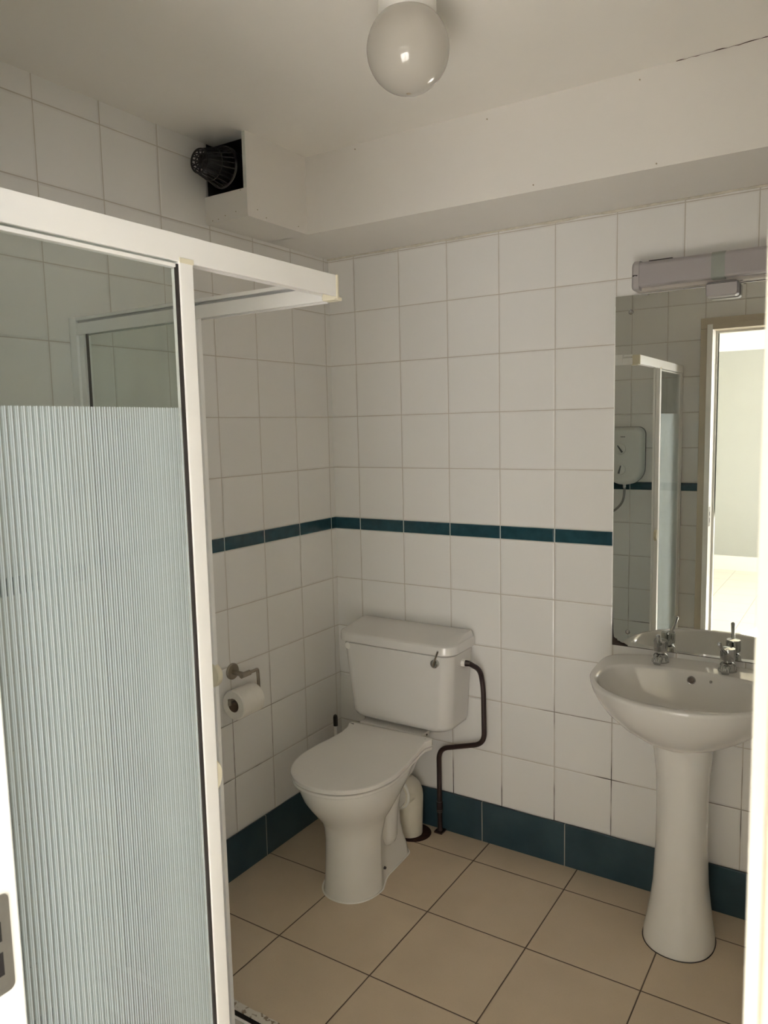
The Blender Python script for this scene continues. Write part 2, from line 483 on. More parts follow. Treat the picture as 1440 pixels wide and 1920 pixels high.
def window(name, horiz, c, p0, p1, z0, z1):
    """white framed hall window with a mullion, in its wall opening"""
    bm = bmesh.new(); t = 0.05
    def put(b, a0, a1, q0, q1, d0, d1):
        if horiz: bx(b, a0, a1, c+d0, c+d1, q0, q1)
        else: bx(b, c+d0, c+d1, a0, a1, q0, q1)
    put(bm, p0, p1, z0, z0+t, -0.03, 0.03); put(bm, p0, p1, z1-t, z1, -0.03, 0.03)
    put(bm, p0, p0+t, z0+t, z1-t, -0.03, 0.03); put(bm, p1-t, p1, z0+t, z1-t, -0.03, 0.03)
    m = (p0+p1)/2
    put(bm, m-0.03, m+0.03, z0+t, z1-t, -0.03, 0.03)
    f = struct(name, bm, M['white_gloss'])
    g = bmesh.new()
    put(g, p0+t, m-0.03, z0+t, z1-t, -0.004, 0.004); put(g, m+0.03, p1-t, z0+t, z1-t, -0.004, 0.004)
    obj('window_pane', g, M['window_glass'], f, smooth=False)
window('window_1', True, HALL_Y-0.15, 1.9, 3.6, 0.8, 2.1)
window('window_2', False, HX1+0.15, -4.7, -3.1, 0.8, 2.1)

# hall skirting and stepped coving
struct('baseboard_hall', box(HX0, HX1, HALL_Y, HALL_Y+0.018, 0, 0.15, bev=0.004), M['white_gloss'])
cv = bmesh.new()
prof = [(0.0, 2.235), (0.018, 2.235), (0.018, 2.262), (0.032, 2.275), (0.045, 2.33), (0.085, 2.38), (0.11, 2.40), (0.11, CEIL), (0.0, CEIL)]
loft(cv, [[(x, HALL_Y + a, z) for a, z in prof] for x in (HX0, HX1)])
struct('trim_1', cv, M['coving'], smooth=False)

# tiled skirting
struct('baseboard_back', box(0.008, RIGHT, -0.008, 0.0, 0.0, 0.1542, bev=0.0015), M['skirt_back'])
struct('baseboard_left', box(0.0, 0.008, -1.10, 0.0, 0.0, 0.1542, bev=0.0015), M['skirt_side'])
struct('baseboard_right', box(RIGHT-0.008, RIGHT, FRONT, -0.008, 0.0, 0.1542, bev=0.0015), M['skirt_side'])

# boxed-in services: beam along the back wall, duct along the left wall
def prism(bm, poly, z0, z1):
    return loft(bm, [[(x, y, z0) for x, y in poly], [(x, y, z1) for x, y in poly]])
bb = bmesh.new()
prism(bb, [(0.0, 0.0), (0.0, -0.36), (0.19, -0.352), (RIGHT, -0.325), (RIGHT, 0.0)], 2.205, CEIL)
struct('trim_2', bb, M['boxing'])
db = bmesh.new()
bx(db, 0.168, 0.178, -0.645, -0.35, 2.205, CEIL)              # side board
bx(db, 0.0, 0.168, -0.645, -0.35, 2.205, 2.217)               # bottom board
bx(db, 0.0, 0.168, -0.645, -0.635, 2.217, 2.289)              # low end board
dbo = struct('trim_3', db, M['boxing'])
e = obj('cut_edge', box(0.1665, 0.1785, -0.6465, -0.6445, 2.289, CEIL-0.002), M['boxing_edge'], dbo, smooth=False)
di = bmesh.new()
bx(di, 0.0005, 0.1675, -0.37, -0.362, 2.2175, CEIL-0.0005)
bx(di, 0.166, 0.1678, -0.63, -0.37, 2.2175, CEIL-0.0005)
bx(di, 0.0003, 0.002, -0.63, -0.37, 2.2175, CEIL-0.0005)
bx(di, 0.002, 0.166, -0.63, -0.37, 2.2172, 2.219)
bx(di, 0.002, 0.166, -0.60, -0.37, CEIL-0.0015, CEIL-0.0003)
obj('black_lining', di, M['dark'], dbo, smooth=False)  # black sheets over the inside of the open duct

# nail heads on the boxing
for p in ((0.03, -0.6455, 2.213), (0.055, -0.6455, 2.214), (0.085, -0.6455, 2.220), (0.13, -0.6455, 2.225), (0.152, -0.6455, 2.285)):
    nh = bmesh.new(); lathe(nh, [(0.0001, -0.001), (0.0016, -0.0008), (0.0016, 0.002)], p, 'Y', 8)
    obj('nail_head', nh, M['brass'], dbo)
for p in ((0.1785, -0.60, 2.232), (0.1785, -0.56, 2.216), (0.1785, -0.40, 2.222)):
    nh = bmesh.new(); lathe(nh, [(0.0001, 0.001), (0.0016, 0.0008), (0.0016, -0.002)], p, 'X', 8)
    obj('nail_head', nh, M['brass'], dbo)
for p in ((0.38, -0.3505, 2.44), (0.98, -0.3415, 2.222), (1.315, -0.3365, 2.215), (1.27, -0.337, 2.432), (0.84, -0.3435, 2.43)):
    nk = bmesh.new(); lathe(nk, [(0.0001, -0.001), (0.002, -0.0008), (0.002, 0.003)], p, 'Y', 8)
    obj('nail_head', nk, M['brass'], bpy.data.objects['trim_2'])
crk = bmesh.new()
tube(crk, [(1.36 + i*0.012, -0.3370 - random.uniform(0, 0.0008), 2.4535 + random.uniform(-0.0012, 0.0008)) for i in range(40)], [random.choice((0.0003, 0.0008, 0.0011)) for i in range(40)], 5)
obj('hairline_crack', crk, M['rust'], bpy.data.objects['trim_2'])

# aged caulk where the tiles meet the boxing
ck = bmesh.new()
tube(ck, [(0.0 + i*0.05, -0.003, 2.203 + random.uniform(-0.0015, 0.0015)) for i in range(40)], [0.004 + random.uniform(-0.001, 0.002) for i in range(40)], 6)
struct('trim_4', ck, M['caulk'], smooth=True)

# ---- door lining with architraves; the lining is cut for the latch on its left side
dl = thing('door_1', 'cream painted door lining', 'door', (1.42, -2.2, 0.0))
del dl['label']; del dl['category']; dl['kind'] = 'structure'
YI, YO = -2.032, -2.245
obj('door_jamb', box(DOOR_L-0.028, DOOR_L, YO, YI, 0, DOOR_H+0.028, bev=0.002), M['white_gloss'], dl)  # white instead of cream: the light on this jamb is put into its paint
obj('door_jamb', box(DOOR_R, DOOR_R+0.028, YO, YI, 0, DOOR_H+0.028, bev=0.002), M['gloss_paint'], dl)
obj('door_head', box(DOOR_L, DOOR_R, YO, YI, DOOR_H, DOOR_H+0.028, bev=0.002), M['gloss_paint'], dl)
st = bmesh.new()
bx(st, DOOR_L, DOOR_L+0.012, -2.17, -2.135, 0, DOOR_H, bev=0.001)
bx(st, DOOR_R-0.012, DOOR_R, -2.17, -2.135, 0, DOOR_H, bev=0.001)
bx(st, DOOR_L+0.012, DOOR_R-0.012, -2.17, -2.135, DOOR_H-0.012, DOOR_H, bev=0.001)
obj('door_stop', st, M['white_gloss'], dl)
def architrave(y0, y1, nm):
    a = bmesh.new()
    s = 1 if y1 > y0 else -1
    lo, hi = min(y0, y1), max(y0, y1)
    W_ = 0.058
    bx(a, DOOR_L-0.006-W_, DOOR_L-0.006, lo, hi, 0, DOOR_H+0.0055, bev=0.003)
    bx(a, DOOR_R+0.006, DOOR_R+0.006+W_, lo, hi, 0, DOOR_H+0.0055, bev=0.003)
    bx(a, DOOR_L-0.006-W_, DOOR_R+0.006+W_, lo, hi, DOOR_H+0.006, DOOR_H+0.006+W_, bev=0.003)
    obj(nm, a, M['gloss_paint'], dl)
architrave(FRONT, -2.045, 'architrave')
architrave(FRONT_OUT, -2.248, 'architrave')
# strike plate with latch and bolt openings
sp = bmesh.new()
ring = []
y0, y1, z0, z1, r = -2.085, -2.043, 0.963, 1.072, 0.007
for (cy_, cz_, a0) in ((y1-r, z0+r, -PI/2), (y1-r, z1-r, 0), (y0+r, z1-r, PI/2), (y0+r, z0+r, PI)):
    for i in range(6):
        a = a0 + PI/2*i/5
        ring.append((cy_+r*math.cos(a), cz_+r*math.sin(a)))
loft(sp, [[(DOOR_L-0.001, a, b) for a, b in ring], [(DOOR_L+0.0015, a, b) for a, b in ring]])
spo = obj('strike_plate', sp, M['steel'], dl, label='brushed steel strike plate with rounded corners')
for za, zb in ((1.022, 1.044), (0.984, 1.010)):
    obj('latch_opening', box(DOOR_L+0.0012, DOOR_L+0.0018, -2.068, -2.0535, za, zb), M['dark'], spo, smooth=False)

# ================================================================ SHOWER ENCLOSURE
SX, SY = 0.90, -1.15      # outer face of the side run, centre of the back run
HT, HB = 1.857, 1.813
enc = thing('shower_enclosure', 'white framed corner shower enclosure with ribbed sliding glass doors slid open', 'shower enclosure', (SX, SY, 0.0))
# side run (along y)
ha = bmesh.new()
bx(ha, SX-0.006, SX, FRONT+0.029, SY-0.041, HB+0.002, HT, bev=0.0012)       # broad outer face
bx(ha, SX-0.034, SX-0.006, FRONT+0.029, SY-0.041, HT-0.006, HT-0.001)         # top
bx(ha, SX-0.038, SX-0.034, FRONT+0.029, SY-0.041, HB+0.006, HT, bev=0.001)    # inner face
obj('head_rail', ha, M['alu'], enc)
hb = bmesh.new()
bx(hb, 0.031, SX-0.066, SY+0.016, SY+0.022, HB+0.002, HT, bev=0.0012)         # outer (wall side) face, seen from inside
bx(hb, 0.031, SX-0.066, SY-0.012, SY+0.016, HT-0.006, HT-0.001)
bx(hb, 0.031, SX-0.030, SY-0.018, SY-0.012, HB, HB+0.030, bev=0.0012)         # inner face
bx(hb, 0.031, SX-0.030, SY-0.018, SY-0.006, HT-0.007, HT+0.001, bev=0.0008)    # thin lip above the groove
obj('head_rail', hb, M['alu'], enc)
hg = bmesh.new()
bx(hg, 0.03, SX-0.085, SY-0.0115, SY-0.006, HB+0.004, HT-0.008)
obj('rail_groove', hg, plain('grey_groove', (0.50, 0.50, 0.52), 0.5), enc, smooth=False, label='grey groove along the back head rail')
# corner joint
cj = bmesh.new()
loft(cj, [rrect(SX-0.019, SY-0.0355, 0.0195, 0.0055, 0.004, z) for z in (HB-0.001, HT+0.0005)])
bx(cj, SX-0.036, SX-0.004, SY-0.040, SY-0.016, HB-0.004, HB+0.003, bev=0.0015)
obj('corner_joint', cj, M['pvc'], enc, label='cream plastic corner joint')
# end block on the inner face of the back rail, where the door stile meets it
eb = bmesh.new()
bx(eb, 0.457, 0.466, SY-0.0195, SY-0.017, HB, HB+0.031, bev=0.0008)
obj('guide_block', eb, M['pvc'], enc)
# wall profiles
wp = bmesh.new()
bx(wp, 0.001, 0.030, SY-0.018, SY+0.020, 0.02, HT+0.004, bev=0.002)
bx(wp, 0.0302, 0.050, SY-0.0115, SY+0.012, 0.02, HB-0.001, bev=0.0015)
obj('wall_profile', wp, M['alu'], enc)
wp = bmesh.new()
bx(wp, SX-0.036, SX-0.002, FRONT+0.001, FRONT+0.028, 0.02, HT+0.002, bev=0.002)
obj('wall_profile', wp, M['alu'], enc)
# bottom tracks on the tray
bt = bmesh.new()
bx(bt, SX-0.036, SX-0.012, FRONT+0.001, SY-0.02, 0.004, 0.016, bev=0.001)
bx(bt, SX-0.036, SX-0.030, FRONT+0.001, SY-0.02, 0.016, 0.026, bev=0.001)
obj('bottom_track', bt, M['alu'], enc)
bt = bmesh.new()
bx(bt, 0.002, SX-0.03, SY-0.016, SY+0.004, 0.002, 0.006, bev=0.001)
bx(bt, 0.002, SX-0.03, SY+0.020, SY+0.024, 0.000, 0.008, bev=0.001)
obj('bottom_track', bt, M['alu'], enc)
# fixed glass
fp = bmesh.new()
bx(fp, SX-0.030, SX-0.025, FRONT+0.028, -1.584, 0.024, HT-0.008)
f1 = obj('fixed_pane', fp, M['glass_side'], enc, smooth=False)
fs = bmesh.new(); bx(fs, SX-0.033, SX-0.022, -1.584, -1.577, 0.024, HT-0.01, bev=0.001)
obj('edge_strip', fs, M['alu'], f1)
fp = bmesh.new()
bx(fp, 0.045, 0.44, SY+0.004, SY+0.009, 0.012, HT-0.01)
f2 = obj('fixed_pane', fp, M['glass_back'], enc, smooth=False)
fs = bmesh.new(); bx(fs, 0.44, 0.452, SY+0.001, SY+0.012, 0.012, HT-0.01, bev=0.001)
obj('edge_strip', fs, M['alu'], f2)
# sliding door, side run
d1 = obj('sliding_door', box(SX-0.0125, SX-0.0075, -2.075, -1.604, 0.03, HB-0.004), M['glass_side'], enc, smooth=False, label='ribbed frosted glass sliding door nearest the camera')
s = bmesh.new()
bx(s, SX-0.020, SX+0.001, -1.6035, -1.575, 0.014, HB+0.003, bev=0.0025)
obj('stile', s, M['alu'], d1)
s = bmesh.new()
bx(s, SX-0.018, SX-0.003, -2.10, -2.075, 0.014, HB+0.001, bev=0.002)
obj('stile', s, M['alu'], d1)
s = bmesh.new()
bx(s, SX-0.0165, SX-0.0035, -2.075, -1.6035, HB-0.007, HB-0.001, bev=0.001)
obj('door_rail', s, M['alu'], d1)
s = bmesh.new()
bx(s, SX-0.0165, SX-0.0035, -2.075, -1.6035, 0.016, 0.036, bev=0.001)
obj('door_rail', s, M['alu'], d1)
s = bmesh.new()
bx(s, SX-0.007, SX-0.002, -1.608, -1.6032, 0.03, HB-0.002)
obj('seal', s, M['seal'], d1, smooth=False)
s = bmesh.new()
bx(s, SX+0.0005, SX+0.0022, -1.604, -1.5745, HB, HB+0.008, bev=0.0008)
obj('runner_cap', s, M['pvc'], d1)
def knob(c, ax, parent, r=0.0353):
    """half-round finger pull whose rim shows past the stile; ax 'X' = lies in the yz plane, 'Y' = in the xz plane"""
    b = bmesh.new()
    def ring(rr, t):
        pts = []
        for k in range(25):
            a = -PI/2 + PI*k/24
            u_, v_ = rr*math.cos(a), rr*math.sin(a)
            pts.append((c[0]+t, c[1]+u_, c[2]+v_) if ax == 'X' else (c[0]+u_, c[1]+t, c[2]+v_))
        return pts
    loft(b, [ring(r*0.93, -0.008), ring(r*0.985, -0.006), ring(r, -0.002), ring(r, 0.002), ring(r*0.985, 0.006), ring(r*0.93, 0.008)])
    return obj('knob', b, M['pvc'], parent, label='cream half-round finger pull', ang=40)
knob((SX-0.010, -1.5955, 0.967), 'X', d1)
# sliding door, back run
d2 = obj('sliding_door', box(0.060, 0.452, SY-0.006, SY-0.001, 0.02, HB+0.004), M['glass_back'], enc, smooth=False)
s = bmesh.new()
bx(s, 0.452, 0.466, SY-0.016, SY+0.002, 0.004, HB+0.008, bev=0.0015)
bx(s, 0.466, 0.477, SY-0.012, SY+0.0, 0.004, HB+0.006, bev=0.0015)
obj('stile', s, M['alu'], d2)
s = bmesh.new()
bx(s, 0.0545, 0.0605, SY-0.008, SY-0.002, 0.01, HB+0.006, bev=0.001)
obj('stile', s, M['seal'], d2, label='dark edge strip of the rear sliding door')
knob((0.460, SY-0.006, 0.952), 'Y', d2, 0.032)

# shower tray
tr = bmesh.new()
loft(tr, [rrect(0.450, (FRONT+SY+0.03)/2, 0.449, (SY+0.03-FRONT)/2-0.001, 0.02, 0.0008),
          rrect(0.450, (FRONT+SY+0.03)/2, 0.449, (SY+0.03-FRONT)/2-0.001, 0.02, 0.003),
          rrect(0.450, (FRONT+SY+0.03)/2, 0.400, (SY+0.03-FRONT)/2-0.055, 0.05, 0.003),
          rrect(0.450, (FRONT+SY+0.03)/2, 0.392, (SY+0.03-FRONT)/2-0.063, 0.05, 0.0012)])
tro = tag(obj('shower_tray', tr, M['tray']), 'low pale grey shower tray under the glass enclosure', 'shower tray')
wd = bmesh.new(); lathe(wd, [(0.0001, 0.0045), (0.035, 0.004), (0.04, 0.002)], (0.45, -1.64, 0.0), 'Z', 24)
obj('waste_cover', wd, M['chrome'], tro)
# dark gap and chipped mortar edge between tray and floor tiles
struct('trim_5', box(0.008, SX+0.01, SY+0.031, SY+0.044, 0.0004, 0.0012), M['dark'])
cm = bmesh.new()
n = 60
def edgey(i, s): return s + random.uniform(-0.0025, 0.0025)
ra = []
for i in range(n+1):
    x = 0.008 + (SX+0.03-0.008)*i/n
    ya, yb = SY+0.044 + random.uniform(-0.002, 0.002), SY+0.070 + random.uniform(-0.0012, 0.0012)
    ra.append([(x, ya, 0.0004), (x, ya+0.001, 0.003), (x, yb-0.002, 0.004+random.uniform(-.0005,.0005)), (x, yb, 0.0004)])
loft(cm, ra)
struct('trim_6', cm, M['chipped'], smooth=False)
cs = bmesh.new()
bx(cs, SX+0.002, SX+0.028, FRONT+0.001, SY+0.044, 0.0004, 0.003)
struct('trim_7', cs, M['chipped'])

# electric shower heater on the front wall
un = thing('electric_shower', 'white electric shower unit with two dials on the tiled wall', 'electric shower', (0.595, FRONT, 1.18))
def xz_rr(cx, cz, hx, hz, r, y, n=8, rb=None):
    return [(p[0], y, p[1]) for p in [(q[0], q[1]) for q in rrect(cx, cz, hx, hz, (rb or r), 0, n, rb=r)]]
u = bmesh.new()
cx_, cz_ = 0.592, 1.353
loft(u, [xz_rr(cx_, cz_, 0.105, 0.165, 0.04, FRONT+0.0005, rb=0.095), xz_rr(cx_, cz_, 0.108, 0.168, 0.042, FRONT+0.03, rb=0.098),
         xz_rr(cx_, cz_, 0.107, 0.167, 0.042, FRONT+0.07, rb=0.097), xz_rr(cx_, cz_, 0.100, 0.160, 0.04, FRONT+0.085, rb=0.09),
         xz_rr(cx_, cz_, 0.085, 0.145, 0.035, FRONT+0.09, rb=0.08)])
obj('casing', u, M['unit'], un, ang=50)
u = bmesh.new(); loft(u, [xz_rr(cx_, cz_, 0.1095, 0.1695, 0.043, FRONT+0.012, rb=0.099), xz_rr(cx_, cz_, 0.1095, 0.1695, 0.043, FRONT+0.016, rb=0.099)])
obj('casing_seam', u, M['greytext'], un)
for (dz, rot) in ((1.395, -0.6), (1.275, 0.25)):
    b = bmesh.new(); lathe(b, [(0.032, 0.0), (0.030, 0.010), (0.0001, 0.012)], (0.575, FRONT+0.089, dz), 'Y', 32)
    dd = obj('dial', b, M['unit'], un)
    b = bmesh.new()
    p = Vector((0.575, FRONT+0.104, dz)); v = Vector((math.sin(rot), 0, math.cos(rot)))*0.024
    tube(b, [p-v, p+v], [0.006, 0.003], 8)
    obj('pointer', b, M['greytext'], dd)
u = bmesh.new()
for i, x in enumerate((0.576, 0.585, 0.594)):
    bx(u, x, x+0.006, FRONT+0.0895, FRONT+0.091, 1.462, 1.468)
obj('marking', u, M['greytext'], un, smooth=False)
u = bmesh.new(); tube(u, [(0.590, FRONT+0.045, 1.19), (0.590, FRONT+0.045, 1.165)], 0.012, 16)
obj('outlet', u, M['chrome'], un)
u = bmesh.new()
tube(u, bend([(0.590, FRONT+0.045, 1.168), (0.585, FRONT+0.05, 1.08), (0.53, FRONT+0.06, 1.02), (0.42, FRONT+0.06, 0.98), (0.30, FRONT+0.06, 1.10), (0.24, FRONT+0.06, 1.5)], 0.09, 10), 0.007, 12)
tag(obj('shower_hose', u, M['hose']), 'grey shower hose curving down from the shower unit', 'hose')
u = bmesh.new(); tube(u, [(0.24, FRONT+0.045, 1.20), (0.24, FRONT+0.045, 1.80)], 0.009, 14)
for z in (1.21, 1.79): tube(u, [(0.24, FRONT, z), (0.24, FRONT+0.045, z)], 0.012, 14)
sr = tag(obj('shower_riser_rail', u, M['chrome']), 'chrome riser rail with shower head in the tiled shower corner', 'shower rail')
u = bmesh.new(); tube(u, [(0.24, FRONT+0.06, 1.5), (0.24, FRONT+0.075, 1.62), (0.24, FRONT+0.10, 1.68)], [0.010, 0.012, 0.014], 14)
lathe(u, [(0.012, 0.03), (0.035, 0.0), (0.035, -0.008), (0.0001, -0.010)], (0.24, FRONT+0.115, 1.69), 'Z', 24)
obj('shower_head', u, M['unit'], sr)

# ================================================================ TOILET
AX = 0.366
toi = thing('toilet', 'white toilet with closed lid and high-backed low-level cistern', 'toilet', (AX, -0.35, 0.0))
ROT = math.radians(2.5)
def rt(x, y):
    """turn about the back of the pan: the toilet sits slightly askew"""
    dx, dy = x - AX, y + 0.18
    return (AX + dx*math.cos(ROT) - dy*math.sin(ROT), -0.18 + dx*math.sin(ROT) + dy*math.cos(ROT))
def sm(t):
    t = max(0.0, min(1.0, t)); return t*t*(3-2*t)
def pan_ring(z, yf, yb, hwf, hwr, ym, Lf, ex=2.0, rear_r=0.04, n=22, blend=0.10):
    """outline symmetric about the pan axis: elliptical front of length Lf, side, rear"""
    right = []
    for i in range(n+1):                       # front quarter
        a = PI/2 * i / n
        right.append((hwf * abs(math.sin(a))**(2/ex), yf + Lf * (1 - abs(math.cos(a))**(2/ex))))
    y1 = yf + Lf
    for i in range(1, 13):                     # side to rear
        t = i/12; y = y1 + (yb - rear_r - y1) * t
        hw = hwf + (hwr - hwf) * sm((y - (ym - blend/2)) / blend)
        right.append((hw, y))
    for i in range(1, 7):
        a = PI/2*i/6
        right.append((hwr - rear_r*(1-math.cos(a)), yb - rear_r*(1-math.sin(a))))
    left = [(-x, y) for x, y in reversed(right)][0:-1]
    pts = right + left
    return [(*rt(AX + 0.003 + x, y), z) for x, y in pts]
p = bmesh.new()
rings = [
    pan_ring(0.000, -0.583, -0.195, 0.100, 0.078, -0.42, 0.13, 2.2),
    pan_ring(0.012, -0.581, -0.195, 0.099, 0.076, -0.42, 0.13, 2.2),
    pan_ring(0.045, -0.577, -0.198, 0.098, 0.070, -0.42, 0.13, 2.2),
    pan_ring(0.075, -0.575, -0.200, 0.097, 0.058, -0.42, 0.13, 2.2, blend=0.07),
    pan_ring(0.12, -0.572, -0.205, 0.096, 0.052, -0.42, 0.13, 2.2, blend=0.06),
    pan_ring(0.18, -0.570, -0.210, 0.096, 0.052, -0.42, 0.13, 2.2, blend=0.06),
    pan_ring(0.225, -0.572, -0.210, 0.103, 0.056, -0.41, 0.14, 2.2, blend=0.08),
    pan_ring(0.255, -0.588, -0.208, 0.113, 0.066, -0.40, 0.15, 2.1, blend=0.12),
    pan_ring(0.285, -0.612, -0.205, 0.133, 0.080, -0.38, 0.17, 2.0, blend=0.16),
    pan_ring(0.315, -0.636, -0.186, 0.150, 0.098, -0.36, 0.19, 2.0, blend=0.2),
    pan_ring(0.345, -0.656, -0.188, 0.163, 0.112, -0.34, 0.21, 2.0, blend=0.22),
    pan_ring(0.375, -0.668, -0.190, 0.171, 0.125, -0.32, 0.22, 2.0, blend=0.22),
    pan_ring(0.398, -0.672, -0.190, 0.173, 0.130, -0.32, 0.22, 2.0, blend=0.22),
    pan_ring(0.404, -0.669, -0.190, 0.170, 0.128, -0.32, 0.22, 2.0, blend=0.22),
    pan_ring(0.405, -0.650, -0.200, 0.150, 0.115, -0.32, 0.20, 2.0, blend=0.22)]
loft(p, rings)
tube(p, [(AX+0.0, -0.24, 0.185), (AX-0.003, -0.15, 0.185)], 0.048, 28)
for sx_ in (1, -1):                                   # the trapway bulges out on both sides of the foot
    c_ = [rt(AX + sx_*0.030, -0.315)] * 9
    zs_ = (0.075, 0.080, 0.092, 0.110, 0.16, 0.22, 0.27, 0.30, 0.33)
    tube(p, [(c_[i][0] , c_[i][1] + max(0, (z_-0.2))*0.25, z_) for i, z_ in enumerate(zs_)], [0.012, 0.032, 0.045, 0.050, 0.052, 0.054, 0.058, 0.062, 0.066], 28)
pan = obj('pan', p, M['ceramic'], toi, ang=60)
# fixing screw hole and silicone bead
b = bmesh.new(); c = rt(AX+0.0885, -0.405)
lathe(b, [(0.0001, 0.003), (0.0045, 0.002), (0.0055, -0.004)], (c[0], c[1], 0.045), 'X', 14)
obj('fixing_cap', b, M['seal'], pan, label='dark screw hole in the pan foot')
b = bmesh.new()
r0 = pan_ring(0.001, -0.585, -0.193, 0.105, 0.080, -0.42, 0.13, 2.2)
tube(b, r0 + [r0[0]], 0.003, 6, cap=False)
obj('silicone_bead', b, M['white_gloss'], pan)

def seat_ring(z, grow=0.0, front=-0.680, back=-0.196, hw=0.181, bw=0.172, neck=0.155):
    """D-shaped outline with square back corners and a slight waist"""
    right = []
    for i in range(25):
        a = PI/2 * i/24
        right.append(((hw+grow) * abs(math.sin(a))**(2/2.15), front-grow + (0.215) * (1 - abs(math.cos(a))**(2/2.15))))
    y1 = front + 0.215
    cps = [(hw, y1), (hw-0.004, -0.40), (hw-0.012, -0.35), (neck+0.010, -0.30), (neck+0.006, -0.27), (bw-0.012, -0.235), (bw, back-0.012)]
    for i, (a_, b_) in enumerate(cps[1:]):
        right.append((a_ + grow, b_ if i < 5 else b_ + grow*0))
    right.append((bw+grow-0.004, back+grow)); 
    left = [(-x, y) for x, y in reversed(right)][0:-1]
    return [(*rt(AX + x, y), z) for x, y in right + left]
b = bmesh.new()
loft(b, [seat_ring(0.4055, -0.004), seat_ring(0.4075, 0.001), seat_ring(0.409, 0.002), seat_ring(0.4165, 0.002), seat_ring(0.418, 0.000), seat_ring(0.4182, -0.02)])
obj('seat', b, M['seat'], toi, ang=45)
b = bmesh.new()
def lid_ring(z, g):
    out = []
    for (x, y, zz) in seat_ring(z, g):
        lift = 0.010 * sm((y + 0.30) / 0.08)
        out.append((x, y, zz + lift*(1 if z > 0.43 else 0)))
    return out
loft(b, [lid_ring(0.4182, -0.010), lid_ring(0.4212, -0.008), lid_ring(0.4215, 0.001), lid_ring(0.4225, 0.003), lid_ring(0.4335, 0.003), lid_ring(0.4350, 0.0015), lid_ring(0.4358, -0.002), lid_ring(0.4360, -0.02)])
obj('lid', b, M['seat'], toi, ang=32)
# hinge bracket behind the seat (white plastic shelf under the cistern)
b = bmesh.new()
bx(b, 0.212, 0.487, -0.175, -0.115, 0.404, 0.442, bev=0.006)
obj('hinge_cover', b, M['cistern'], toi)
b = bmesh.new(); lathe(b, [(0.0001, 0.002), (0.0035, 0.0015), (0.0035, -0.004)], (0.487, -0.14, 0.432), 'X', 12)
obj('screw', b, M['seal'], toi)

# cistern body: tapers down, square back, rounded front corners
def cist(z, hw, yf, r, cxx=0.3775):
    yb = -0.012
    pts = rrect(cxx, (yf+yb)/2, hw, (yb-yf)/2, r, z, 8, rb=0.006)
    out = []
    for (x, y, zz) in pts:                    # gently bowed front
        k = ((x-cxx)/hw)
        out.append((x, y - 0.008*(1-k*k) * (1 if y < (yf+yb)/2 else 0), zz))
    return out
b = bmesh.new()
loft(b, [cist(0.452, 0.160, -0.125, 0.05), cist(0.455, 0.192, -0.150, 0.05), cist(0.466, 0.208, -0.163, 0.048), cist(0.482, 0.214, -0.168, 0.045),
         cist(0.60, 0.222, -0.174, 0.042), cist(0.70, 0.230, -0.179, 0.040), cist(0.746, 0.2335, -0.1815, 0.038), cist(0.7475, 0.226, -0.175, 0.036), cist(0.758, 0.226, -0.175, 0.036)])
ci = obj('cistern', b, M['cistern'], toi, ang=50)
b = bmesh.new()
loft(b, [cist(0.7575, 0.236, -0.184, 0.042), cist(0.7560, 0.2450, -0.196, 0.05), cist(0.7568, 0.2475, -0.1985, 0.05), cist(0.762, 0.2480, -0.199, 0.05),
         cist(0.785, 0.2475, -0.1975, 0.05), cist(0.789, 0.2455, -0.1945, 0.05), cist(0.7915, 0.241, -0.189, 0.048), cist(0.797, 0.239, -0.160, 0.046), cist(0.803, 0.237, -0.12, 0.040), cist(0.8075, 0.235, -0.075, 0.026), cist(0.809, 0.233, -0.045, 0.014)])
obj('cistern_lid', b, M['cistern'], toi, ang=32)
b = bmesh.new(); lathe(b, [(0.0001, -0.003), (0.010, -0.0028), (0.0135, -0.001), (0.014, 0.006)], (0.1755, -0.181, 0.734), 'Y', 24)
obj('blanking_plug', b, M['white_gloss'], ci)
lv = bmesh.new()
lc = Vector((0.552, -0.186, 0.722))
lathe(lv, [(0.0001, -0.010), (0.0125, -0.010), (0.0150, -0.008), (0.0155, 0.0), (0.0155, 0.006)], lc, 'Y', 28)
lvo = obj('flush_lever', lv, M['chrome'], toi, label='chrome flush lever pointing up')
b = bmesh.new()
tube(b, [lc + Vector((-0.002, -0.0105, -0.008)), lc + Vector((0.001, -0.013, 0.004)), lc + Vector((0.012, -0.016, 0.028)), lc + Vector((0.022, -0.018, 0.052))], [0.0045, 0.0042, 0.0034, 0.0036], 10)
obj('lever_arm', b, M['chrome'], lvo)
# inlet boss on the right side
b = bmesh.new(); lathe(b, [(0.014, -0.004), (0.014, 0.012), (0.011, 0.016), (0.0001, 0.016)], (0.605, -0.085, 0.706), 'X', 8)
obj('inlet_nut', b, M['white_gloss'], toi)

# waste pipe bend behind the pan
wpz = bmesh.new()
path = bend([(AX-0.003, -0.165, 0.185), (AX+0.008, -0.088, 0.185), (AX+0.010, -0.092, 0.003)], 0.075, 12)
tube(wpz, path, [0.055]*len(path[:-1]) + [0.050], 30)
wpo = obj('waste_pipe', wpz, M['waste'], toi)
b = bmesh.new()
ring = []
tube(b, [(AX-0.003, -0.170, 0.185), (AX-0.003, -0.166, 0.185), (AX-0.003, -0.152, 0.185), (AX-0.002, -0.149, 0.185)], [0.058, 0.062, 0.062, 0.057], 32)
obj('collar', b, M['white_gloss'], wpo, label='white rubber collar ring')
b = bmesh.new(); lathe(b, [(0.0001, 0.0015), (0.066, 0.0015), (0.070, 0.0004)], (AX+0.022, -0.084, 0.0), 'Z', 36)
obj('floor_hole_ring', b, M['rust'], wpo)

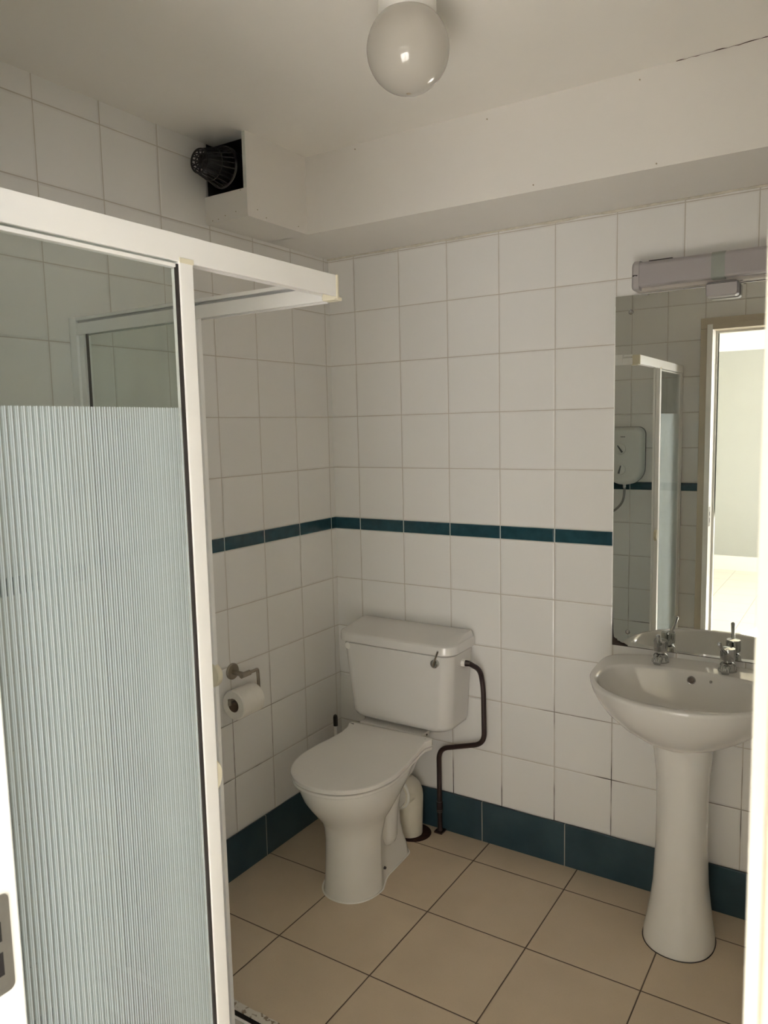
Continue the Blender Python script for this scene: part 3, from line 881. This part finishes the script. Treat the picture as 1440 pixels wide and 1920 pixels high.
# brown water supply pipe
sp_ = thing('water_supply_pipe', 'dark brown water pipe bending down from cistern to floor', 'pipe', (0.475, -0.03, 0.0))
b = bmesh.new()
path = bend([(0.624, -0.085, 0.706), (0.636, -0.080, 0.704), (0.655, -0.035, 0.672), (0.663, -0.028, 0.60), (0.665, -0.028, 0.392), (0.475, -0.028, 0.334), (0.4745, -0.028, 0.008)], 0.042, 10)
tube(b, path, 0.0093, 14)
obj('pipe_run', b, M['pipe'], sp_, ang=60)
b = bmesh.new(); tube(b, [(0.620, -0.086, 0.706), (0.636, -0.082, 0.7055)], [0.0115, 0.0105], 8)
obj('inlet_fitting', b, M['pipe'], sp_)
b = bmesh.new(); tube(b, [(0.4745, -0.028, 0.121), (0.4745, -0.028, 0.085)], 0.0112, 16)
obj('coupling', b, M['pipe'], sp_)
for z in (0.1235, 0.090, 0.083):
    b = bmesh.new(); tube(b, [(0.4745, -0.028, z), (0.4745, -0.028, z-0.0014)], 0.0114, 16)
    obj('coupling_ring', b, M['steel'], sp_, label='thin bare metal ring')
b = bmesh.new(); bx(b, 0.458, 0.492, -0.046, -0.0085, 0.0, 0.007, bev=0.001)
tube(b, [(0.4745, -0.028, 0.006), (0.4745, -0.028, 0.020)], [0.011, 0.0085], 14)
obj('floor_bracket', b, M['pipe'], sp_)

# toilet brush standing behind the pan
br = thing('toilet_brush', 'toilet brush with black-tipped white handle behind the pan', 'toilet brush', (0.105, -0.18, 0.0))
b = bmesh.new(); lathe(b, [(0.0001, 0.0), (0.052, 0.0), (0.050, 0.02), (0.042, 0.11), (0.038, 0.125), (0.034, 0.125), (0.036, 0.10), (0.036, 0.012), (0.0001, 0.010)], (0.105, -0.18, 0.0), 'Z', 28)
obj('brush_holder', b, M['white_gloss'], br)
b = bmesh.new(); tube(b, [(0.105, -0.18, 0.05), (0.103, -0.18, 0.418)], 0.0068, 14)
obj('handle', b, M['white_gloss'], br)
b = bmesh.new(); tube(b, [(0.1035, -0.18, 0.404), (0.103, -0.18, 0.438), (0.103, -0.18, 0.445), (0.103, -0.18, 0.4485)], [0.0090, 0.0092, 0.0075, 0.003], 16)
obj('grip', b, M['black_plastic'], br, label='black rounded handle tip')
b = bmesh.new(); lathe(b, [(0.0001, 0.02), (0.022, 0.022), (0.028, 0.05), (0.024, 0.09), (0.0001, 0.092)], (0.105, -0.18, 0.0), 'Z', 18)
obj('bristle_head', b, M['white_gloss'], br)

# ================================================================ TOILET ROLL
TY, TZ = -0.622, 0.733
th = thing('toilet_roll_holder', 'brushed nickel toilet roll holder on the left tiled wall', 'toilet roll holder', (0.0, TY, TZ))
b = bmesh.new(); lathe(b, [(0.028, 0.0), (0.028, 0.005), (0.026, 0.0075), (0.0001, 0.008)], (0.0, TY, TZ), 'X', 36)
obj('wall_rose', b, M['nickel'], th)
b = bmesh.new(); tube(b, [(0.006, TY, TZ-0.002), (0.055, TY, TZ-0.004)], 0.0085, 18)
obj('post', b, M['nickel'], th)
b = bmesh.new(); tube(b, [(0.055, TY-0.014, TZ-0.004), (0.055, TY+0.028, TZ-0.004)], 0.0092, 20)
obj('collar', b, M['nickel'], th)
RX_, RZ_ = 0.058, 0.641
b = bmesh.new()
tube(b, bend([(0.055, TY+0.02, TZ-0.004), (0.055, TY+0.068, TZ-0.004), (0.058, TY+0.068, RZ_+0.016), (0.058, TY-0.078, RZ_+0.016)], 0.004, 4), 0.0055, 14)
tube(b, [(0.058, TY-0.076, RZ_+0.006), (0.058, TY-0.076, RZ_+0.026)], 0.0062, 12)
obj('arm', b, M['nickel'], th)
ro = thing('toilet_roll', 'white toilet roll hanging on the nickel holder', 'toilet roll', (RX_, TY, RZ_))
b = bmesh.new()
y0, y1 = TY-0.060, TY+0.042
lathe(b, [(0.0235, y0-TY), (0.047, y0-TY), (0.0505, y0-TY+0.003), (0.0505, y1-TY-0.003), (0.047, y1-TY), (0.0235, y1-TY), (0.0235, y0-TY)], (RX_, TY, RZ_), 'Y', 44)
obj('paper', b, M['paper'], ro)
b = bmesh.new()
lathe(b, [(0.0235, y0-TY+0.0005), (0.0225, y0-TY+0.0005), (0.0225, y1-TY-0.0005), (0.0235, y1-TY-0.0005)], (RX_, TY, RZ_), 'Y', 36)
obj('cardboard_core', b, M['card'], ro)

# ================================================================ BASIN
BX = 1.383
ba = thing('washbasin', 'white pedestal washbasin with two chrome taps below the mirror', 'washbasin', (BX, -0.2, 0.0))
def basin_ring(z, hw, yf, yb, n=72, ex=2.3, back_sq=0.0):
    """outline: broad elliptical front, flatter back"""
    cy = yb - 0.16*(yb-yf)/0.44 if True else 0
    out = []
    Lf = cy - yf; Lb = yb - cy
    for i in range(n):
        a = 2*PI*i/n
        ca, sa = math.cos(a), math.sin(a)
        x = hw * math.copysign(abs(ca)**(2/ex), ca)
        e_ = ex if sa < 0 else 3.2
        y = (math.copysign(abs(sa)**(2/e_), sa)) * (Lb if sa > 0 else Lf)
        if sa > 0: x = hw * math.copysign(abs(ca)**(2/2.6), ca)
        out.append((BX + x, cy + y, z))
    return out
RZ = 0.797
def dev(ring, f):
    return [(x, y, z + f(x, y)) for x, y, z in ring]
def rise(x, y):            # the tap ledge is a little higher than the front rim
    return 0.010 * sm((y + 0.20) / 0.14)
b = bmesh.new()
prof_out = [(0.632, 0.085, -0.30, -0.06, 2.0), (0.634, 0.110, -0.325, -0.04, 2.0), (0.650, 0.155, -0.358, -0.02, 2.0),
            (0.675, 0.195, -0.388, -0.008, 2.05), (0.705, 0.228, -0.412, -0.004, 2.1), (0.735, 0.249, -0.431, -0.002, 2.1),
            (0.765, 0.2625, -0.443, -0.001, 2.15), (0.785, 0.268, -0.448, -0.001, 2.15), (RZ-0.004, 0.269, -0.449, -0.001, 2.15), (RZ, 0.266, -0.446, -0.002, 2.15),
            (RZ+0.001, 0.258, -0.438, -0.006, 2.15)]
rings = [dev(basin_ring(z, hw, yf, yb, ex=ex), rise if z > 0.78 else (lambda x, y: 0)) for z, hw, yf, yb, ex in prof_out]
prof_in = [(RZ+0.0005, 0.245, -0.427, -0.100), (RZ-0.002, 0.238, -0.422, -0.106), (RZ-0.008, 0.234, -0.418, -0.112), (RZ-0.025, 0.226, -0.408, -0.119),
           (RZ-0.055, 0.205, -0.388, -0.127), (RZ-0.09, 0.165, -0.350, -0.140), (RZ-0.115, 0.11, -0.305, -0.160), (RZ-0.128, 0.05, -0.262, -0.195), (RZ-0.130, 0.02, -0.242, -0.218)]
rings += [dev(basin_ring(z, hw, yf, yb, ex=2.15), rise if z > RZ-0.01 else (lambda x, y: 0)) for z, hw, yf, yb in prof_in]
loft(b, rings)
bo = obj('bowl', b, M['basin_china'], ba, ang=70)
b = bmesh.new(); lathe(b, [(0.0001, 0.0035), (0.018, 0.0025), (0.021, -0.001)], (BX, -0.23, RZ-0.130), 'Z', 28)
obj('waste_outlet', b, M['chrome'], bo)
def on_back_wall_of_bowl(x, z): return -0.124
b = bmesh.new()
for r_, d_ in ((0.0115, 0.0),):
    lathe(b, [(0.0001, -0.0005), (0.0095, -0.001), (0.0098, 0.004)], (1.389, -0.1205, 0.780), 'Y', 24)
obj('overflow_hole', b, M['overflow'], bo)
b = bmesh.new(); lathe(b, [(0.0098, -0.0015), (0.0118, -0.002), (0.0125, 0.003)], (1.389, -0.1205, 0.780), 'Y', 24)
obj('overflow_rim', b, M['chrome'], bo)
b = bmesh.new(); lathe(b, [(0.0001, -0.0015), (0.0035, -0.0015), (0.0042, 0.003)], (1.443, -0.1195, 0.783), 'Y', 16)
obj('chain_stay', b, M['steel'], bo)
# pedestal
b = bmesh.new()
def ped(z, hx, yf, yb, ex=2.4):
    out = []; cy = (yf+yb)/2; hy = (yb-yf)/2
    for i in range(48):
        a = 2*PI*i/48; ca, sa = math.cos(a), math.sin(a)
        out.append((BX + hx*math.copysign(abs(ca)**(2/ex), ca), cy + hy*math.copysign(abs(sa)**(2/ex), sa), z))
    return out
loft(b, [ped(0.0, 0.100, -0.305, -0.075, 2.2), ped(0.006, 0.101, -0.306, -0.075, 2.2), ped(0.03, 0.099, -0.302, -0.077, 2.2), ped(0.07, 0.091, -0.290, -0.08, 2.2), ped(0.12, 0.084, -0.279, -0.085, 2.2),
         ped(0.18, 0.0765, -0.271, -0.09), ped(0.30, 0.0715, -0.265, -0.095), ped(0.42, 0.0705, -0.264, -0.095), ped(0.52, 0.0735, -0.268, -0.09), ped(0.60, 0.082, -0.276, -0.085), ped(0.645, 0.0865, -0.282, -0.08)])
obj('pedestal', b, M['pedestal'], ba, ang=60)
b = bmesh.new(); q = ped(0.0012, 0.102, -0.307, -0.074, 2.2); tube(b, q + [q[0]], 0.0013, 6, cap=False)
obj('sealant_line', b, M['seal'], ba)

def tap(x, y, ang, lean):
    """short chrome pillar tap: flared foot, neck, drum head, thin lever, spout"""
    z = RZ + 0.0095
    b = bmesh.new()
    lathe(b, [(0.0265, 0.0), (0.0265, 0.004), (0.024, 0.007), (0.0225, 0.018), (0.0185, 0.024), (0.0125, 0.027), (0.0125, 0.034)], (x, y, z), 'Z', 30, cap0=True)
    t_ = obj('tap', b, M['chrome'], ba, label='chrome pillar tap with thin lever')
    b = bmesh.new()
    lathe(b, [(0.0150, 0.032), (0.0205, 0.034), (0.0215, 0.038), (0.0215, 0.064), (0.0200, 0.069), (0.0001, 0.071)], (x, y, z), 'Z', 32, cap0=True)
    obj('tap_head', b, M['chrome'], t_)
    b = bmesh.new()
    d_ = Vector((math.sin(ang), -math.cos(ang), 0))
    p0 = Vector((x, y, z+0.058))
    tube(b, [p0 + d_*0.014, p0 + d_*0.028 + Vector((0, 0, 0.006)), p0 + d_*0.050 + Vector((0, 0, 0.018)), p0 + d_*0.070 + Vector((0, 0, 0.034)), p0 + d_*0.078 + Vector((0, 0, 0.043)), p0 + d_*0.080 + Vector((0, 0, 0.046))], [0.0068, 0.0060, 0.0050, 0.0056, 0.0062, 0.003], 14)
    obj('tap_lever', b, M['chrome'], t_)
    b = bmesh.new()
    s_ = Vector((0, -1, 0))
    p0 = Vector((x, y, z+0.012))
    tube(b, bend([p0, p0 + s_*0.036 + Vector((0, 0, 0.002)), p0 + s_*0.046 + Vector((0, 0, -0.007))], 0.010, 6), 0.0115, 18)
    obj('spout', b, M['chrome'], t_)
tap(1.286, -0.060, 0.12, 0)
tap(1.479, -0.060, -0.17, 0)

# ================================================================ MIRROR
mi = thing('wall_mirror', 'frameless rectangular mirror screwed to the tiles, corroded at its lower corner', 'mirror', (1.383, -0.007, 0.823))
mx0, mx1, mz0, mz1 = 1.1205, 1.645, 0.8235, 1.9405
obj('mirror_pane', box(mx0, mx1, -0.0085, -0.0035, mz0, mz1), M['mirror'], mi, smooth=False)
b = bmesh.new()
bx(b, mx0-0.0022, mx0, -0.0087, -0.003, mz0+0.14, mz1-0.03)
bx(b, mx0, mx1, -0.0085, -0.003, mz1, mz1+0.001)
obj('glass_edge', b, M['mirror_edge'], mi, smooth=False)
b = bmesh.new()
# ragged black de-silvering at the lower left corner, following both edges
poly = [(0, 0), (0.052, 0.0), (0.050, 0.006), (0.044, 0.008), (0.040, 0.011), (0.030, 0.012), (0.024, 0.016), (0.018, 0.017), (0.015, 0.023), (0.010, 0.024), (0.006, 0.028), (0.0045, 0.04), (0.0035, 0.06), (0.002, 0.085), (0.0012, 0.11), (0, 0.12)]
loft(b, [[(mx0 + a, y, mz0 + c_) for a, c_ in poly] for y in (-0.0084, -0.0089)])
bx(b, mx0+0.05, mx1, -0.0089, -0.0084, mz0, mz0+0.0018)
obj('corroded_corner', b, M['corrosion'], mi, smooth=False, label='black corroded silvering at the corner')
for (sx, sz) in ((1.168, 1.890), (1.1705, 0.8725), (1.597, 1.890), (1.597, 0.8725)):
    b = bmesh.new(); lathe(b, [(0.0001, -0.006), (0.004, -0.0052), (0.0072, -0.002), (0.008, 0.0)], (sx, -0.0085, sz), 'Y', 20)
    obj('dome_screw', b, M['chrome'], mi)

# ================================================================ SHAVER LIGHT
sl = thing('shaver_light', 'long pale grey shaver light above the mirror', 'wall light', (1.43, 0.0, 1.945))
lx0, lx1 = 1.188, 1.672
b = bmesh.new(); bx(b, lx0, lx1, -0.040, 0.0, 1.9435, 2.026, bev=0.006)
obj('base', b, M['fitting_body'], sl)
def dif_ring(x):
    pr = [(-0.022, 1.954), (-0.066, 1.954), (-0.070, 1.956), (-0.072, 1.961), (-0.071, 2.012), (-0.067, 2.020), (-0.058, 2.026), (-0.022, 2.029)]
    return [(x, a, z) for a, z in pr]
b = bmesh.new(); loft(b, [dif_ring(x) for x in (1.206, 1.654)])
obj('diffuser', b, M['diffuser'], sl, ang=50)
def cap_end(x0, x1):
    b = bmesh.new()
    pr = [(-0.006, 1.944), (-0.068, 1.944), (-0.073, 1.948), (-0.0755, 1.955), (-0.0745, 2.014), (-0.070, 2.023), (-0.060, 2.030), (-0.006, 2.033)]
    mid = (-0.035, 1.987)
    def sc(x, k): return [(x, mid[0]+(a-mid[0])*k, mid[1]+(z-mid[1])*k) for a, z in pr]
    if x0 < 1.4: loft(b, [sc(x0, 0.90), sc(x0+0.004, 0.985), sc(x0+0.008, 1.0), sc(x1, 1.0)])
    else: loft(b, [sc(x0, 1.0), sc(x1-0.008, 1.0), sc(x1-0.004, 0.985), sc(x1, 0.9)])
    obj('end_cap', b, M['fitting'], sl, ang=50)
cap_end(lx0-0.002, 1.207); cap_end(1.653, lx1+0.002)
b = bmesh.new()
pr = [(-0.006, 1.952), (-0.067, 1.952), (-0.072, 1.955), (-0.0735, 1.960), (-0.0725, 2.013), (-0.068, 2.0215), (-0.059, 2.0275), (-0.0065, 2.031)]
loft(b, [[(x, a, z) for a, z in pr] for x in (1.408, 1.444)])
obj('centre_band', b, M['diffuser_band'], sl, ang=50, label='grey-green band round the middle of the diffuser')
b = bmesh.new()
loft(b, [[(p_[0], -0.018, p_[1]) for p_ in rrect(1.434, 1.925, 0.043, 0.021, 0.009, 0, 5)], [(p_[0], -0.050, p_[1]) for p_ in rrect(1.434, 1.925, 0.043, 0.021, 0.009, 0, 5)],
         [(p_[0], -0.054, p_[1]) for p_ in rrect(1.434, 1.925, 0.040, 0.018, 0.008, 0, 5)]])
obj('socket_flap', b, M['fitting'], sl, ang=40, label='shaver socket flap hanging below the light')
for q_ in ((1.394, 1.474, -0.0555, -0.0525, 1.9400, 1.9412), (1.481, 1.488, -0.0425, -0.039, 1.9425, 1.9440), (1.231, 1.298, -0.055, -0.035, 2.0275, 2.0292)):
    obj('seam_shadow', box(*q_), M['seal'], sl, smooth=False)  # dark strips put in as the shadow lines of the fitting
b = bmesh.new()
tube(b, [(1.190, -0.0765, 1.985), (1.196, -0.0770, 1.9865), (1.203, -0.0765, 1.985)], [0.0022, 0.0012, 0.0016], 8)
obj('pull_cord_stub', b, M['seal'], sl)

# ================================================================ CEILING GLOBE
GC = Vector((0.974, -1.016, 2.327)); GR = 0.086
gl = thing('globe_ceiling_light', 'round opal glass globe light on the ceiling', 'ceiling light', (GC.x, GC.y, CEIL))
b = bmesh.new()
pr = []
for i in range(33):
    a = -PI/2 + (PI*0.80) * i/32
    pr.append((max(0.0001, GR*math.cos(a)), GR*math.sin(a)))
lathe(b, pr, GC, 'Z', 64)
obj('globe', b, M['globe'], gl, ang=80)
zt_ = GR*math.sin(-PI/2 + PI*0.80)
b = bmesh.new()
lathe(b, [(0.048, zt_-0.008), (0.056, zt_-0.006), (0.060, zt_+0.004), (0.060, CEIL-GC.z-0.012), (0.066, CEIL-GC.z-0.006), (0.066, CEIL-GC.z)], GC, 'Z', 48, cap0=True)
obj('gallery', b, M['white_gloss'], gl)
b = bmesh.new(); lathe(b, [(0.0001, -GR-0.0012), (0.004, -GR-0.0008), (0.006, -GR+0.0006), (0.006, -GR+0.002)], GC, 'Z', 16)
obj('drain_dimple', b, M['brass'], gl, label='small brown mark at the bottom of the globe')

# ================================================================ EXTRACTOR COWL
vc = thing('vent_cowl', 'black plastic caged vent cowl sticking out of the boxed duct', 'vent', (0.088, -0.60, 2.365))
VX, VZ = 0.088, 2.362
def hoop(b, y, r, t, dz=0.0):
    tube(b, [(VX + r*math.cos(2*PI*k/36), y, VZ + dz + r*math.sin(2*PI*k/36)) for k in range(37)], t, 8, cap=False)
b = bmesh.new()
hoop(b, -0.748, 0.034, 0.0030, -0.006); hoop(b, -0.745, 0.020, 0.0018, -0.006)
hoop(b, -0.655, 0.059, 0.0032); hoop(b, -0.700, 0.0475, 0.0014, -0.003)
obj('cage_ring', b, M['dusty_black'], vc)
b = bmesh.new()
for k in range(22):
    a = 2*PI*k/22
    ca, sa = math.cos(a), math.sin(a)
    tube(b, [(VX + 0.059*ca, -0.655, VZ + 0.059*sa), (VX + 0.034*ca, -0.748, VZ - 0.006 + 0.034*sa)], 0.0019, 6)
obj('cage_bar', b, M['dusty_black'], vc)
b = bmesh.new()
for k in range(11):
    a = 2*PI*k/11
    ca, sa = math.cos(a), math.sin(a)
    tube(b, [(VX + 0.034*ca, -0.748, VZ - 0.006 + 0.034*sa), (VX + 0.020*ca, -0.745, VZ - 0.006 + 0.020*sa), (VX + 0.008*ca, -0.742, VZ-0.006 + 0.008*sa)], 0.0022, 6)
obj('end_grille', b, M['dusty_black'], vc)
b = bmesh.new()
lathe(b, [(0.0001, -0.735+0.655), (0.020, -0.735+0.655), (0.030, -0.03), (0.040, 0.0), (0.046, 0.05)], (VX, -0.655, VZ), 'Y', 28)
obj('inner_flap', b, M['black_plastic'], vc)
b = bmesh.new()
lathe(b, [(0.060, -0.004), (0.063, 0.0), (0.063, 0.012), (0.056, 0.018), (0.056, 0.20), (0.048, 0.20), (0.048, 0.0), (0.055, -0.004), (0.060, -0.004)], (VX, -0.652, VZ), 'Y', 44)
obj('spigot', b, M['black_plastic'], vc)
